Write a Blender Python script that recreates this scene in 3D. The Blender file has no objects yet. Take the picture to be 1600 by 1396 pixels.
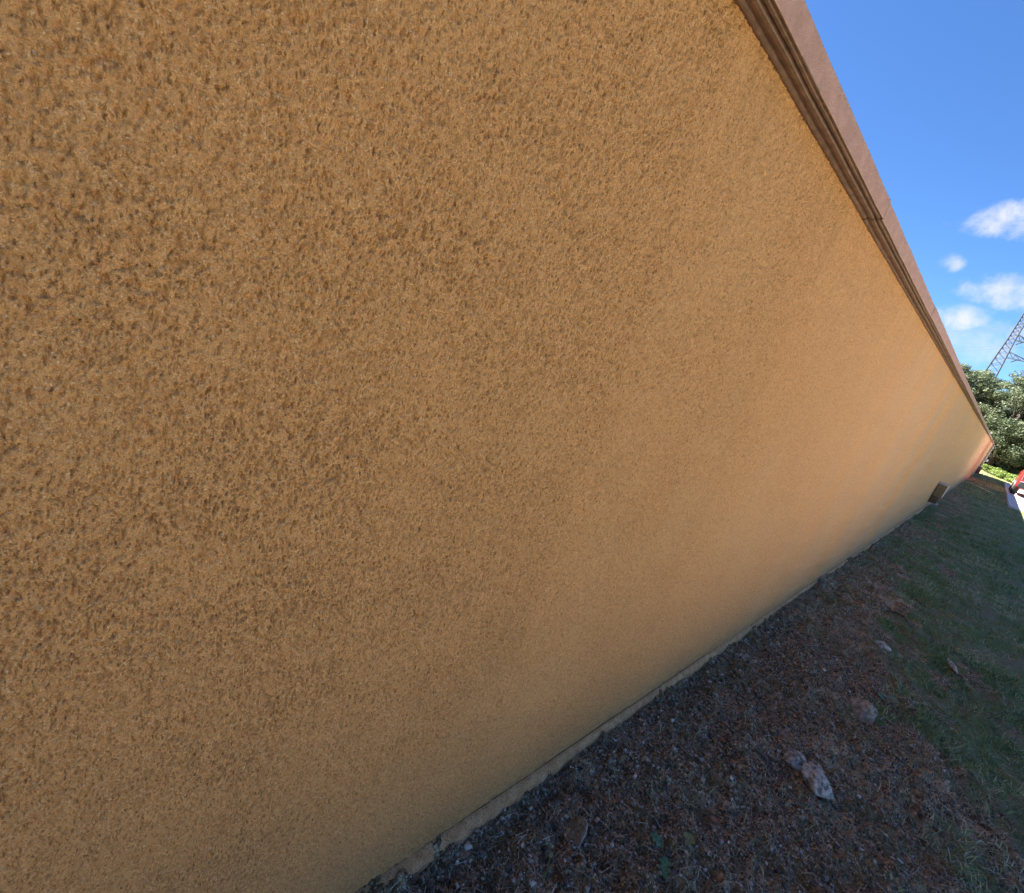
import bpy, math, random
import numpy as np
from mathutils import Vector, Matrix

random.seed(7)
RNG = np.random.default_rng(11)
sc = bpy.context.scene
C = sc.collection

# ------------------------------------------------------------------ camera
CAM = Vector((0.5588, 0.0, 1.5))
cd = bpy.data.cameras.new('camera')
cd.sensor_width = 36.0
cd.sensor_fit = 'HORIZONTAL'
cd.lens = 36.0 * 700.0 / 1600.0
cd.clip_start = 0.01
cd.clip_end = 6000.0
cam = bpy.data.objects.new('camera', cd)
C.objects.link(cam)
R = Matrix(((0.61587951, -0.40051560, 0.67843915),
            (0.73636422, -0.01352900, -0.67645007),
            (0.28010741, 0.91619006, 0.28659312)))
cam.matrix_world = Matrix.Translation(CAM) @ R.to_4x4()
sc.camera = cam

# ------------------------------------------------------------------ sky, sun, exposure
SUN_EL = math.radians(50.0)
SUN_H = Vector((-0.95, -0.31, 0.0)).normalized()          # horizontal direction towards the sun
SUN_DIR = Vector((SUN_H.x * math.cos(SUN_EL), SUN_H.y * math.cos(SUN_EL), math.sin(SUN_EL)))
SKY_STRENGTH = 0.05
sc.view_settings.view_transform = 'Standard'
sc.view_settings.look = 'None'
sc.view_settings.gamma = 1.0
sc.view_settings.exposure = 2.65

sl = bpy.data.lights.new('sun', 'SUN')
sl.energy = 5.0
sl.angle = math.radians(0.5)
sl.color = (1.0, 0.94, 0.85)
so = bpy.data.objects.new('sun', sl)
C.objects.link(so)
so.location = (-20, -10, 30)
so.rotation_euler = (-SUN_DIR).to_track_quat('-Z', 'Y').to_euler()

world = bpy.data.worlds.new('World')
sc.world = world
world.use_nodes = True
world.cycles.sampling_method = 'MANUAL'
world.cycles.sample_map_resolution = 512


class NT:
    """small helper to write node trees"""
    def __init__(self, tree):
        self.t = tree
        tree.nodes.clear()

    def n(self, kind, ins=None, **props):
        nd = self.t.nodes.new(kind)
        for k, v in props.items():
            setattr(nd, k, v)
        if ins:
            for k, v in ins.items():
                s = nd.inputs[k]
                if isinstance(v, bpy.types.NodeSocket):
                    self.t.links.new(v, s)
                else:
                    s.default_value = v
        return nd

    def m(self, op, a, b=None, c=None, clamp=False):
        nd = self.t.nodes.new('ShaderNodeMath')
        nd.operation = op
        nd.use_clamp = clamp
        for i, v in enumerate((a, b, c)):
            if v is None:
                continue
            if isinstance(v, bpy.types.NodeSocket):
                self.t.links.new(v, nd.inputs[i])
            else:
                nd.inputs[i].default_value = v
        return nd.outputs[0]

    def ramp(self, fac, lo, hi):
        nd = self.n('ShaderNodeMapRange', {'Value': fac, 'From Min': lo, 'From Max': hi})
        nd.interpolation_type = 'SMOOTHSTEP'
        return nd.outputs[0]

    def mix(self, fac, a, b, blend='MIX'):
        nd = self.t.nodes.new('ShaderNodeMix')
        nd.data_type = 'RGBA'
        nd.blend_type = blend
        for i, v in ((0, fac), (6, a), (7, b)):
            if isinstance(v, bpy.types.NodeSocket):
                self.t.links.new(v, nd.inputs[i])
            else:
                if i and len(v) == 3:
                    v = (*v, 1.0)
                nd.inputs[i].default_value = v
        return nd.outputs[2]

    def noise(self, vec, scale, detail=3.0, rough=0.55, dist=0.0):
        return self.n('ShaderNodeTexNoise', {'Vector': vec, 'Scale': scale, 'Detail': detail,
                                             'Roughness': rough, 'Distortion': dist}).outputs[0]

    def mapping(self, vec, scale=(1, 1, 1), loc=(0, 0, 0), rot=(0, 0, 0)):
        return self.n('ShaderNodeMapping', {'Vector': vec, 'Scale': scale, 'Location': loc, 'Rotation': rot}).outputs[0]


def build_world():
    w = NT(world.node_tree)
    sky = w.n('ShaderNodeTexSky')
    sky.sky_type = 'NISHITA'
    sky.sun_disc = False
    sky.sun_elevation = SUN_EL
    sky.sun_rotation = math.atan2(SUN_H.x, SUN_H.y)
    sky.altitude = 200.0
    sky.air_density = 1.0
    sky.dust_density = 0.08
    sky.ozone_density = 5.0
    d = w.n('ShaderNodeTexCoord').outputs['Generated']
    n1 = w.noise(d, 27.0, 5.0, 0.62, 0.2)
    nn = w.m('MULTIPLY', w.m('SUBTRACT', n1, 0.5), 4.2)
    # fair-weather clouds: azimuth from +Y towards +X, elevation, half width, half height, density
    clouds = [(-6.9, 18.0, 3.3, 1.35, 1.0), (-9.8, 14.4, 0.95, 0.75, 0.75), (-4.9, 12.9, 3.3, 1.3, 0.95),
              (-7.2, 10.2, 1.9, 1.2, 0.9), (-2.6, 9.7, 1.8, 0.9, 0.7), (-5.6, 8.3, 4.2, 1.9, 0.55),
              (-9.0, 8.4, 2.8, 1.5, 0.5), (-8.0, 12.3, 0.8, 0.4, 0.35), (1.5, 16.5, 4.0, 1.6, 0.9),
              (28, 15, 9, 2.6, 0.9), (84, 17, 12, 3.5, 0.9), (140, 18, 12, 3.5, 0.9), (-110, 15, 12, 3, 0.85)]
    total = None
    for az, el, a, b, dens in clouds:
        az, el, a, b = map(math.radians, (az, el, a, b))
        c = Vector((math.sin(az) * math.cos(el), math.cos(az) * math.cos(el), math.sin(el)))
        t = Vector((math.cos(az), -math.sin(az), 0))
        # near the view the banks tilt a little, as drawn out by the wind
        tilt = math.radians(6)
        bt = c.cross(t) * -1
        bt = t.cross(c) * -1 if bt.z < 0 else bt
        t2 = t * math.cos(tilt) + bt * math.sin(tilt)
        b2 = bt * math.cos(tilt) - t * math.sin(tilt)
        rel = w.n('ShaderNodeVectorMath', {0: d, 1: tuple(c)}, operation='SUBTRACT').outputs[0]
        u = w.n('ShaderNodeVectorMath', {0: rel, 1: tuple(t2 / a)}, operation='DOT_PRODUCT').outputs['Value']
        v = w.n('ShaderNodeVectorMath', {0: rel, 1: tuple(b2 / b)}, operation='DOT_PRODUCT').outputs['Value']
        r = w.m('ADD', w.m('MULTIPLY', u, u), w.m('MULTIPLY', v, v))
        m = w.m('ADD', w.m('SUBTRACT', 1.0, r), nn)
        # only this side of the sky
        near = w.n('ShaderNodeVectorMath', {0: d, 1: tuple(c)}, operation='DOT_PRODUCT').outputs['Value']
        m = w.m('MULTIPLY', w.ramp(m, -0.45, 2.1), w.m('GREATER_THAN', near, 0.6))
        m = w.m('MULTIPLY', m, dens)
        total = m if total is None else w.m('MAXIMUM', total, m)
    n2 = w.noise(d, 16.0, 2.0, 0.6)
    shade = w.mix(n2, (0.90, 0.93, 0.98), (1.0, 0.99, 0.98))
    cl = w.n('ShaderNodeVectorMath', {0: shade, 'Scale': 0.165 / SKY_STRENGTH}, operation='SCALE').outputs[0]
    deep = w.mix(1.0, sky.outputs[0], (0.405, 0.565, 0.75), 'MULTIPLY')      # clear, deep blue air
    col = w.mix(total, deep, cl)
    bg = w.n('ShaderNodeBackground', {'Color': col, 'Strength': SKY_STRENGTH})
    w.n('ShaderNodeOutputWorld', {'Surface': bg.outputs[0]})


build_world()

# ------------------------------------------------------------------ numeric noise
def _hash(ix, iy, seed):
    h = (ix.astype(np.int64) * 374761393 + iy.astype(np.int64) * 668265263 + seed * 974634721) & 0xFFFFFFFF
    h = ((h ^ (h >> 13)) * 1274126177) & 0xFFFFFFFF
    h = h ^ (h >> 16)
    return (h & 0xFFFFFF).astype(np.float64) / float(0xFFFFFF)


def vnoise(x, y, seed=0):
    ix, iy = np.floor(x), np.floor(y)
    fx, fy = x - ix, y - iy
    fx = fx * fx * (3 - 2 * fx)
    fy = fy * fy * (3 - 2 * fy)
    a, b = _hash(ix, iy, seed), _hash(ix + 1, iy, seed)
    c, d = _hash(ix, iy + 1, seed), _hash(ix + 1, iy + 1, seed)
    return (a * (1 - fx) + b * fx) * (1 - fy) + (c * (1 - fx) + d * fx) * fy


def fbm(x, y, seed=0, octaves=4, gain=0.5):
    s, a, t = 0, 1.0, 0
    for i in range(octaves):
        s = s + a * vnoise(x * 2 ** i + 17.3 * i, y * 2 ** i - 9.1 * i, seed + i)
        t += a
        a *= gain
    return s / t


def grains(x, y, seed=0, rad=0.62):
    """rounded grains of random height, one per cell"""
    ix, iy = np.floor(x), np.floor(y)
    out = np.zeros_like(x)
    for dx in (-1, 0, 1):
        for dy in (-1, 0, 1):
            cx, cy = ix + dx, iy + dy
            px = cx + _hash(cx, cy, seed + 1)
            py = cy + _hash(cx, cy, seed + 2)
            amp = _hash(cx, cy, seed + 3) ** 1.6
            rr = rad * (0.45 + 0.75 * _hash(cx, cy, seed + 4))
            d2 = ((x - px) ** 2 + (y - py) ** 2) / rr ** 2
            out = np.maximum(out, amp * np.sqrt(np.clip(1 - d2, 0, 1)))
    return out


def gouges(x, y, seed=0):
    """short steep-sided pits scratched roughly upright, some cells without one"""
    ix, iy = np.floor(x), np.floor(y)
    out = np.zeros_like(x)
    for dx in (-1, 0, 1):
        for dy in (-1, 0, 1):
            cx, cy = ix + dx, iy + dy
            ux = x - cx - _hash(cx, cy, seed + 1)
            uy = y - cy - _hash(cx, cy, seed + 2)
            a = (_hash(cx, cy, seed + 3) - 0.5) * 1.8
            ca, sa = np.cos(a), np.sin(a)
            w = 0.13 + 0.13 * _hash(cx, cy, seed + 4)
            l = 0.22 + 0.36 * _hash(cx, cy, seed + 5)
            d = np.sqrt(((ux * ca + uy * sa) / w) ** 2 + ((uy * ca - ux * sa) / l) ** 2)
            dep = np.clip(_hash(cx, cy, seed + 6) * 1.9 - 0.75, 0, 1)
            out = np.maximum(out, dep * np.clip((1.35 - d) / 0.7, 0, 1))
    return out


def sstep(a, b, x):
    t = np.clip((x - a) / (b - a), 0, 1)
    return t * t * (3 - 2 * t)


# ------------------------------------------------------------------ mesh helpers
def link(name, me, mat=None, parent=None, smooth=False):
    if mat is not None:
        me.materials.append(mat)
    if smooth:
        me.polygons.foreach_set('use_smooth', np.ones(len(me.polygons), dtype=bool))
    o = bpy.data.objects.new(name, me)
    C.objects.link(o)
    if parent is not None:
        o.parent = parent
    return o


def np_mesh(name, V, Q):
    """mesh from an (n,3) array and an (m,k) index array"""
    me = bpy.data.meshes.new(name)
    V = np.ascontiguousarray(V, dtype=np.float32)
    Q = np.ascontiguousarray(Q, dtype=np.int32)
    k = Q.shape[1]
    me.vertices.add(len(V))
    me.vertices.foreach_set('co', V.ravel())
    me.loops.add(Q.size)
    me.loops.foreach_set('vertex_index', Q.ravel())
    me.polygons.add(len(Q))
    me.polygons.foreach_set('loop_start', np.arange(0, Q.size, k, dtype=np.int32))
    me.polygons.foreach_set('loop_total', np.full(len(Q), k, dtype=np.int32))
    me.update(calc_edges=True)
    return me


def grid_quads(nu, nv, off=0, flip=False):
    i = np.arange(nu - 1)[:, None] * nv + np.arange(nv - 1)[None, :]
    i = i.ravel() + off
    q = np.stack([i, i + nv, i + nv + 1, i + 1], 1)
    return q[:, ::-1] if flip else q


def attr(me, name, vals):
    a = me.attributes.new(name, 'FLOAT', 'POINT')
    a.data.foreach_set('value', np.ascontiguousarray(vals, dtype=np.float32))


class MB:
    """collects boxes, bars and loose polygons into one mesh"""
    def __init__(self):
        self.v, self.f = [], []

    def poly(self, pts):
        b = len(self.v)
        self.v += [tuple(p) for p in pts]
        self.f.append(tuple(range(b, b + len(pts))))

    def box(self, c, s, rot=None):
        b = len(self.v)
        for x in (-.5, .5):
            for y in (-.5, .5):
                for z in (-.5, .5):
                    p = Vector((x * s[0], y * s[1], z * s[2]))
                    if rot is not None:
                        p = rot @ p
                    self.v.append(tuple(Vector(c) + p))
        for q in ((0, 1, 3, 2), (4, 6, 7, 5), (0, 4, 5, 1), (2, 3, 7, 6), (0, 2, 6, 4), (1, 5, 7, 3)):
            self.f.append(tuple(b + i for i in q))

    def bar(self, p, q, r, n=4, r2=None):
        p, q = Vector(p), Vector(q)
        r2 = r if r2 is None else r2
        d = (q - p).normalized()
        a = d.orthogonal().normalized()
        e = d.cross(a)
        b = len(self.v)
        for pt, rr in ((p, r), (q, r2)):
            for i in range(n):
                t = 2 * math.pi * i / n + math.pi / n
                self.v.append(tuple(pt + (a * math.cos(t) + e * math.sin(t)) * rr))
        for i in range(n):
            j = (i + 1) % n
            self.f.append((b + i, b + j, b + n + j, b + n + i))
        self.f.append(tuple(b + i for i in reversed(range(n))))
        self.f.append(tuple(b + n + i for i in range(n)))

    def tube(self, pts, rads, n=6):
        b = len(self.v)
        pts = [Vector(p) for p in pts]
        ref = None
        for k, p in enumerate(pts):
            d = (pts[min(k + 1, len(pts) - 1)] - pts[max(k - 1, 0)]).normalized()
            if ref is None:
                ref = d.orthogonal().normalized()
            a = (ref - d * ref.dot(d)).normalized()
            e = d.cross(a)
            rr = rads[k] if hasattr(rads, '__len__') else rads
            for i in range(n):
                t = 2 * math.pi * i / n
                self.v.append(tuple(p + (a * math.cos(t) + e * math.sin(t)) * rr))
        for k in range(len(pts) - 1):
            for i in range(n):
                j = (i + 1) % n
                self.f.append((b + k * n + i, b + k * n + j, b + (k + 1) * n + j, b + (k + 1) * n + i))
        self.f.append(tuple(b + i for i in reversed(range(n))))
        self.f.append(tuple(b + (len(pts) - 1) * n + i for i in range(n)))

    def extrude(self, prof, y0, y1, axis='y'):
        """closed (x,z) profile extruded along y"""
        b = len(self.v)
        n = len(prof)
        for y in (y0, y1):
            for (x, z) in prof:
                self.v.append((x, y, z))
        for i in range(n):
            j = (i + 1) % n
            self.f.append((b + i, b + j, b + n + j, b + n + i))
        self.f.append(tuple(b + i for i in reversed(range(n))))
        self.f.append(tuple(b + n + i for i in range(n)))

    def build(self, name, mat, parent=None, smooth=False, bevel=0.0, seg=2):
        me = bpy.data.meshes.new(name)
        me.from_pydata(self.v, [], self.f)
        import bmesh
        bm = bmesh.new()
        bm.from_mesh(me)
        bmesh.ops.recalc_face_normals(bm, faces=bm.faces)
        if bevel:
            bmesh.ops.bevel(bm, geom=list(bm.edges), offset=bevel, segments=seg, affect='EDGES', profile=0.5)
        bm.to_mesh(me)
        bm.free()
        return link(name, me, mat, parent, smooth)


def tag(o, label=None, cat=None, group=None, kind=None):
    for k, v in (('label', label), ('category', cat), ('group', group), ('kind', kind)):
        if v:
            o[k] = v
    return o


def empty(name, loc):
    o = bpy.data.objects.new(name, None)
    o.empty_display_size = 0.1
    o.location = loc
    C.objects.link(o)
    return o


def adopt(parent, child):
    """parent keeping the child's world place"""
    child.parent = parent
    child.matrix_parent_inverse = Matrix.Translation(parent.location).inverted()
    return child


# ------------------------------------------------------------------ materials
MATS = {}


def material(name):
    m = bpy.data.materials.new(name)
    m.use_nodes = True
    t = NT(m.node_tree)
    MATS[name] = m
    return m, t


def finish(t, color, rough=0.8, normal=None, metallic=0.0, spec=0.5, **extra):
    ins = {'Base Color': color if isinstance(color, bpy.types.NodeSocket) else (*color, 1.0),
           'Roughness': rough, 'Metallic': metallic, 'Specular IOR Level': spec}
    if normal is not None:
        ins['Normal'] = normal
    ins.update(extra)
    p = t.n('ShaderNodeBsdfPrincipled', ins)
    t.n('ShaderNodeOutputMaterial', {'Surface': p.outputs[0]})
    return p


def bump(t, h, strength, dist):
    return t.n('ShaderNodeBump', {'Height': h, 'Strength': strength, 'Distance': dist}).outputs[0]


def simple(name, col, rough=0.7, var=0.25, scale=20.0, bump_d=0.0, bump_scale=200.0, metallic=0.0, spec=0.5):
    m, t = material(name)
    p = t.n('ShaderNodeTexCoord').outputs['Object']
    n = t.noise(p, scale, 4.0, 0.6)
    dark = tuple(c * (1 - var) for c in col)
    lite = tuple(min(1, c * (1 + var)) for c in col)
    c = t.mix(t.ramp(n, 0.3, 0.7), dark, lite)
    nm = None
    if bump_d:
        nm = bump(t, t.noise(p, bump_scale, 3.0), 1.0, bump_d)
    finish(t, c, rough, nm, metallic, spec)
    return m


def mat_stucco():
    m, t = material('stucco')
    p = t.n('ShaderNodeTexCoord').outputs['Object']
    wob = t.n('ShaderNodeTexNoise', {'Vector': p, 'Scale': 150.0, 'Detail': 2.0}).outputs['Color']
    pw = t.n('ShaderNodeVectorMath', {0: wob, 1: (0.5, 0.5, 0.5)}, operation='SUBTRACT').outputs[0]
    pw = t.n('ShaderNodeVectorMath', {0: pw, 'Scale': 0.006}, operation='SCALE').outputs[0]
    pw = t.n('ShaderNodeVectorMath', {0: p, 1: pw}, operation='ADD').outputs[0]
    _, py_, pz_ = t.n('ShaderNodeSeparateXYZ', {0: pw}).outputs[:3]
    flat = t.n('ShaderNodeCombineXYZ', {0: py_, 1: pz_}).outputs[0]
    fine = t.noise(p, 420.0, 3.0, 0.7)
    mid = t.noise(p, 70.0, 4.0, 0.65)
    big = t.noise(p, 1.6, 4.0, 0.6)
    col = t.mix(t.ramp(fine, 0.30, 0.72), (0.67, 0.316, 0.113), (0.87, 0.452, 0.190))

    def specks(scale, stretch, share, r0, r1):
        v = t.n('ShaderNodeTexVoronoi', {'Vector': t.mapping(flat, (1, stretch, 1))}, voronoi_dimensions='2D')
        v.inputs['Scale'].default_value = scale
        h = t.n('ShaderNodeSeparateColor', {0: v.outputs['Color']}).outputs[0]
        return t.m('MULTIPLY', t.m('GREATER_THAN', h, 1 - share), t.ramp(v.outputs['Distance'], r1, r0))

    # dark specks paint pit shade into the colour; the pale ones are sand
    col = t.mix(t.m('MULTIPLY', specks(270.0, 0.42, 0.42, 0.16, 0.40), 0.68), col, (0.35, 0.142, 0.042))
    col = t.mix(t.m('MULTIPLY', specks(470.0, 0.6, 0.40, 0.2, 0.45), 0.6), col, (0.48, 0.192, 0.058))
    col = t.mix(t.m('MULTIPLY', specks(150.0, 0.38, 0.22, 0.08, 0.26), 0.75), col, (0.26, 0.095, 0.026))
    col = t.mix(t.m('MULTIPLY', specks(300.0, 1.0, 0.16, 0.15, 0.38), 0.8), col, (0.92, 0.60, 0.33))
    col = t.mix(t.m('MULTIPLY', t.ramp(mid, 0.42, 0.66), 0.30), col, (0.58, 0.245, 0.084))
    coarse = t.noise(p, 27.0, 3.0, 0.7)
    col = t.mix(t.m('MULTIPLY', t.ramp(coarse, 0.48, 0.64), 0.12), col, (0.54, 0.230, 0.080))
    col = t.mix(t.m('MULTIPLY', t.ramp(big, 0.4, 0.75), 0.25), col, (0.76, 0.43, 0.19))
    # soft upright grey-tan streaks, stronger farther along the wall
    st = t.noise(t.mapping(p, (1, 0.9, 0.06)), 1.4, 4.0, 0.65)
    x_, yy, zz = t.n('ShaderNodeSeparateXYZ', {0: p}).outputs[:3]
    far = t.ramp(yy, 0.9, 8.0)
    col = t.mix(t.m('MULTIPLY', t.m('MULTIPLY', t.ramp(st, 0.28, 0.66), far), 0.6), col, (0.52, 0.36, 0.235))
    # drips below the trim
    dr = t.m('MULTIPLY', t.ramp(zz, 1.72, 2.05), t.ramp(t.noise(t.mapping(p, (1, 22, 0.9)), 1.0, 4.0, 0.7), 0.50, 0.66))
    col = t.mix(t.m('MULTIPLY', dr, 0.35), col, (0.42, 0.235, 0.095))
    # splashed soil low down
    sp = t.m('MULTIPLY', t.ramp(zz, 0.16, 0.0), t.ramp(t.noise(p, 30.0, 5.0, 0.7), 0.48, 0.62))
    col = t.mix(t.m('MULTIPLY', sp, 0.5), col, (0.34, 0.19, 0.09))
    # warm reflected sunlight painted into the colour towards the far end
    warm_bounce = t.m('MULTIPLY', t.ramp(yy, 19.0, 23.0), t.ramp(yy, 37.0, 34.0))
    col = t.mix(t.m('MULTIPLY', warm_bounce, 0.3), col, (0.86, 0.43, 0.20))
    h = t.m('ADD', t.noise(p, 260.0, 4.0, 0.75), t.m('MULTIPLY', t.noise(p, 640.0, 2.0, 0.7), 0.8))
    h = t.m('ADD', h, t.m('MULTIPLY', t.noise(p, 110.0, 3.0, 0.7), 0.7))
    finish(t, col, 0.92, bump(t, h, 1.0, 0.0040), spec=0.15)
    return m


def mat_coping():
    m, t = material('coping')
    p = t.n('ShaderNodeTexCoord').outputs['Object']
    n = t.noise(p, 24.0, 5.0, 0.65)
    f = t.noise(p, 420.0, 3.0, 0.6)
    col = t.mix(t.ramp(n, 0.3, 0.72), (0.385, 0.208, 0.150), (0.48, 0.268, 0.195))
    col = t.mix(t.m('MULTIPLY', t.ramp(f, 0.58, 0.75), 0.5), col, (0.22, 0.15, 0.12))
    # lichen and soot flecks run along the length
    s = t.noise(t.mapping(p, (60, 1.2, 60)), 1.0, 4.0, 0.7)
    col = t.mix(t.m('MULTIPLY', t.ramp(s, 0.55, 0.75), 0.15), col, (0.24, 0.14, 0.09))
    nm = bump(t, t.m('ADD', f, t.noise(p, 170.0, 3.0, 0.7)), 0.8, 0.0022)
    finish(t, col, 0.82, nm, spec=0.3)
    return m


def mat_footing():
    m, t = material('footing')
    p = t.n('ShaderNodeTexCoord').outputs['Object']
    n = t.noise(p, 28.0, 5.0, 0.65)
    f = t.noise(p, 260.0, 4.0, 0.65)
    col = t.mix(t.ramp(n, 0.35, 0.7), (0.78, 0.36, 0.150), (0.95, 0.53, 0.26))
    col = t.mix(t.m('MULTIPLY', t.ramp(f, 0.46, 0.66), 0.85), col, (0.36, 0.17, 0.065))
    finish(t, col, 0.92, bump(t, f, 1.0, 0.008), spec=0.25)
    return m


def mat_ground():
    m, t = material('ground')
    p = t.n('ShaderNodeTexCoord').outputs['Object']
    g = t.n('ShaderNodeAttribute', attribute_name='grass').outputs['Fac']
    n1 = t.noise(p, 5.0, 5.0, 0.62, 0.4)
    n2 = t.noise(p, 34.0, 5.0, 0.65)
    n3 = t.noise(p, 170.0, 4.0, 0.7)
    soil = t.mix(t.ramp(n2, 0.32, 0.70), (0.085, 0.054, 0.032), (0.43, 0.295, 0.190))
    soil = t.mix(t.m('MULTIPLY', t.ramp(n1, 0.52, 0.68), 0.85), soil, (0.58, 0.42, 0.29))
    soil = t.mix(t.m('MULTIPLY', t.ramp(n3, 0.60, 0.74), 0.7), soil, (0.70, 0.53, 0.38))
    for sc_, share, cc in ((150.0, 0.30, (0.72, 0.56, 0.41)), (62.0, 0.16, (0.60, 0.46, 0.33)), (95.0, 0.34, (0.050, 0.032, 0.020))):
        v = t.n('ShaderNodeTexVoronoi', {'Vector': p}, voronoi_dimensions='2D')
        v.inputs['Scale'].default_value = sc_
        hv = t.n('ShaderNodeSeparateColor', {0: v.outputs['Color']}).outputs[0]
        soil = t.mix(t.m('MULTIPLY', t.m('MULTIPLY', t.m('GREATER_THAN', hv, 1 - share), t.ramp(v.outputs['Distance'], 0.42, 0.2)), 0.85), soil, cc)
    soil = t.mix(1.0, soil, (1.30, 1.24, 1.04), 'MULTIPLY')
    moss = t.mix(t.ramp(n3, 0.35, 0.7), (0.115, 0.090, 0.026), (0.34, 0.265, 0.095))
    soil = t.mix(t.m('MULTIPLY', t.ramp(t.noise(p, 3.1, 4.0, 0.6), 0.48, 0.62), 0.55), soil, moss)
    turf = t.mix(t.ramp(n3, 0.3, 0.72), (0.090, 0.112, 0.034), (0.30, 0.345, 0.110))
    dry = t.mix(t.ramp(n3, 0.3, 0.7), (0.20, 0.150, 0.085), (0.44, 0.35, 0.215))
    turf = t.mix(t.m('MULTIPLY', t.ramp(t.noise(p, 2.3, 5.0, 0.65), 0.42, 0.62), 0.8), turf, dry)
    k = t.ramp(t.m('ADD', g, t.m('MULTIPLY', t.m('SUBTRACT', n2, 0.5), 1.6)), 0.30, 0.70)
    col = t.mix(k, soil, turf)
    h = t.m('ADD', n2, t.m('MULTIPLY', n3, 0.6))
    h = t.m('ADD', h, t.m('MULTIPLY', t.noise(p, 420.0, 2.0), 0.25))
    finish(t, col, 0.95, bump(t, h, 1.0, 0.022), spec=0.2)
    return m


def mat_vary(name, cols, rough=0.8, trans=0.0, spec=0.3, bump_d=0.0):
    """colour picked per piece by the vertex attribute 'pick' (0..1)"""
    m, t = material(name)
    a = t.n('ShaderNodeAttribute', attribute_name='pick').outputs['Fac']
    r = t.n('ShaderNodeValToRGB', {0: a})
    el = r.color_ramp.elements
    while len(el) < len(cols):
        el.new(0.5)
    for i, c in enumerate(cols):
        el[i].position = i / (len(cols) - 1)
        el[i].color = (*c, 1.0)
    p = t.n('ShaderNodeTexCoord').outputs['Object']
    n = t.noise(p, 90.0, 3.0)
    col = t.mix(t.m('MULTIPLY', n, 0.5), r.outputs[0], (0.0, 0.0, 0.0), 'MIX')
    nm = bump(t, n, 1.0, bump_d) if bump_d else None
    ins = {'Base Color': col, 'Roughness': rough, 'Specular IOR Level': spec}
    if nm is not None:
        ins['Normal'] = nm
    b = t.n('ShaderNodeBsdfPrincipled', ins)
    out = b.outputs[0]
    if trans:
        tr = t.n('ShaderNodeBsdfTranslucent', {'Color': col})
        out = t.n('ShaderNodeMixShader', {0: trans, 1: out, 2: tr.outputs[0]}).outputs[0]
    t.n('ShaderNodeOutputMaterial', {'Surface': out})
    return m


def mat_concrete():
    m, t = material('paving')
    p = t.n('ShaderNodeTexCoord').outputs['Object']
    n = t.noise(p, 1.2, 5.0, 0.6)
    f = t.noise(p, 60.0, 4.0, 0.6)
    col = t.mix(t.ramp(n, 0.3, 0.7), (0.47, 0.43, 0.40), (0.58, 0.54, 0.51))
    col = t.mix(t.m('MULTIPLY', t.ramp(f, 0.5, 0.7), 0.3), col, (0.30, 0.28, 0.28))
    finish(t, col, 0.85, bump(t, f, 0.6, 0.004), spec=0.3)
    return m


def mat_stone(name, a, b):
    m, t = material(name)
    p = t.n('ShaderNodeTexCoord').outputs['Object']
    n = t.noise(p, 38.0, 5.0, 0.7)
    f = t.noise(p, 160.0, 4.0, 0.65)
    col = t.mix(t.ramp(n, 0.36, 0.62), a, b)
    col = t.mix(t.m('MULTIPLY', t.ramp(f, 0.52, 0.72), 0.5), col, tuple(c * 0.35 for c in a))
    finish(t, col, 0.85, bump(t, t.m('ADD', n, t.m('MULTIPLY', f, 0.4)), 1.0, 0.02), spec=0.3)
    return m


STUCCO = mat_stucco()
COPING = mat_coping()
FOOTING = mat_footing()
GROUND = mat_ground()
PAVING = mat_concrete()
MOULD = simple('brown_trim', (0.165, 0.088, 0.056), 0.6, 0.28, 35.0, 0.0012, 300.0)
JOINT = simple('dark_mortar', (0.075, 0.045, 0.035), 0.95, 0.2, 90.0)
KERB = simple('kerb', (0.52, 0.50, 0.48), 0.85, 0.2, 6.0)
BOXWOOD = simple('brown_timber', (0.235, 0.145, 0.072), 0.7, 0.3, 30.0)
BOXDARK = simple('dark_timber', (0.12, 0.072, 0.038), 0.8, 0.3, 30.0)
BOXEDGE = simple('pale_trim', (0.50, 0.40, 0.30), 0.6, 0.15, 30.0)
REDBOX = simple('red_brown_paint', (0.20, 0.07, 0.045), 0.6, 0.2, 20.0)
WHITE = simple('white_plastic', (0.80, 0.80, 0.78), 0.4, 0.05, 10.0)
PIPE = simple('pale_pipe', (0.58, 0.47, 0.36), 0.5, 0.1, 10.0)
ROOF = simple('roof_felt', (0.16, 0.15, 0.14), 0.9, 0.2, 3.0)
STEEL = simple('galvanised_steel', (0.065, 0.07, 0.08), 0.6, 0.12, 2.0, metallic=0.2)
WIRE = simple('conductor', (0.05, 0.055, 0.06), 0.6, 0.05, 1.0)
INSUL = simple('insulator_glass', (0.10, 0.12, 0.13), 0.35, 0.1, 3.0)
BARK = simple('bark', (0.085, 0.066, 0.050), 0.95, 0.35, 9.0, 0.02, 30.0)
LEAF = mat_vary('leaf', [(0.055, 0.085, 0.045), (0.105, 0.145, 0.070), (0.165, 0.205, 0.112), (0.22, 0.26, 0.15)], 0.55, 0.35, 0.4)
HEDGE = mat_vary('hedge_leaf', [(0.12, 0.20, 0.04), (0.24, 0.34, 0.07), (0.36, 0.42, 0.12)], 0.5, 0.3, 0.4)
BLADE = mat_vary('grass_blade', [(0.080, 0.125, 0.036), (0.185, 0.28, 0.085), (0.36, 0.46, 0.17), (0.58, 0.53, 0.27), (0.80, 0.67, 0.43)], 0.7, 0.2, 0.3)
STRAW = mat_vary('dry_fibre', [(0.085, 0.060, 0.039), (0.25, 0.195, 0.132), (0.55, 0.46, 0.33), (0.90, 0.80, 0.62)], 0.85, 0.0, 0.2)
GRAVEL = mat_vary('gravel_stone', [(0.085, 0.060, 0.042), (0.25, 0.192, 0.138), (0.55, 0.45, 0.34), (0.90, 0.80, 0.66)], 0.85, 0.0, 0.3, 0.003)
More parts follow.
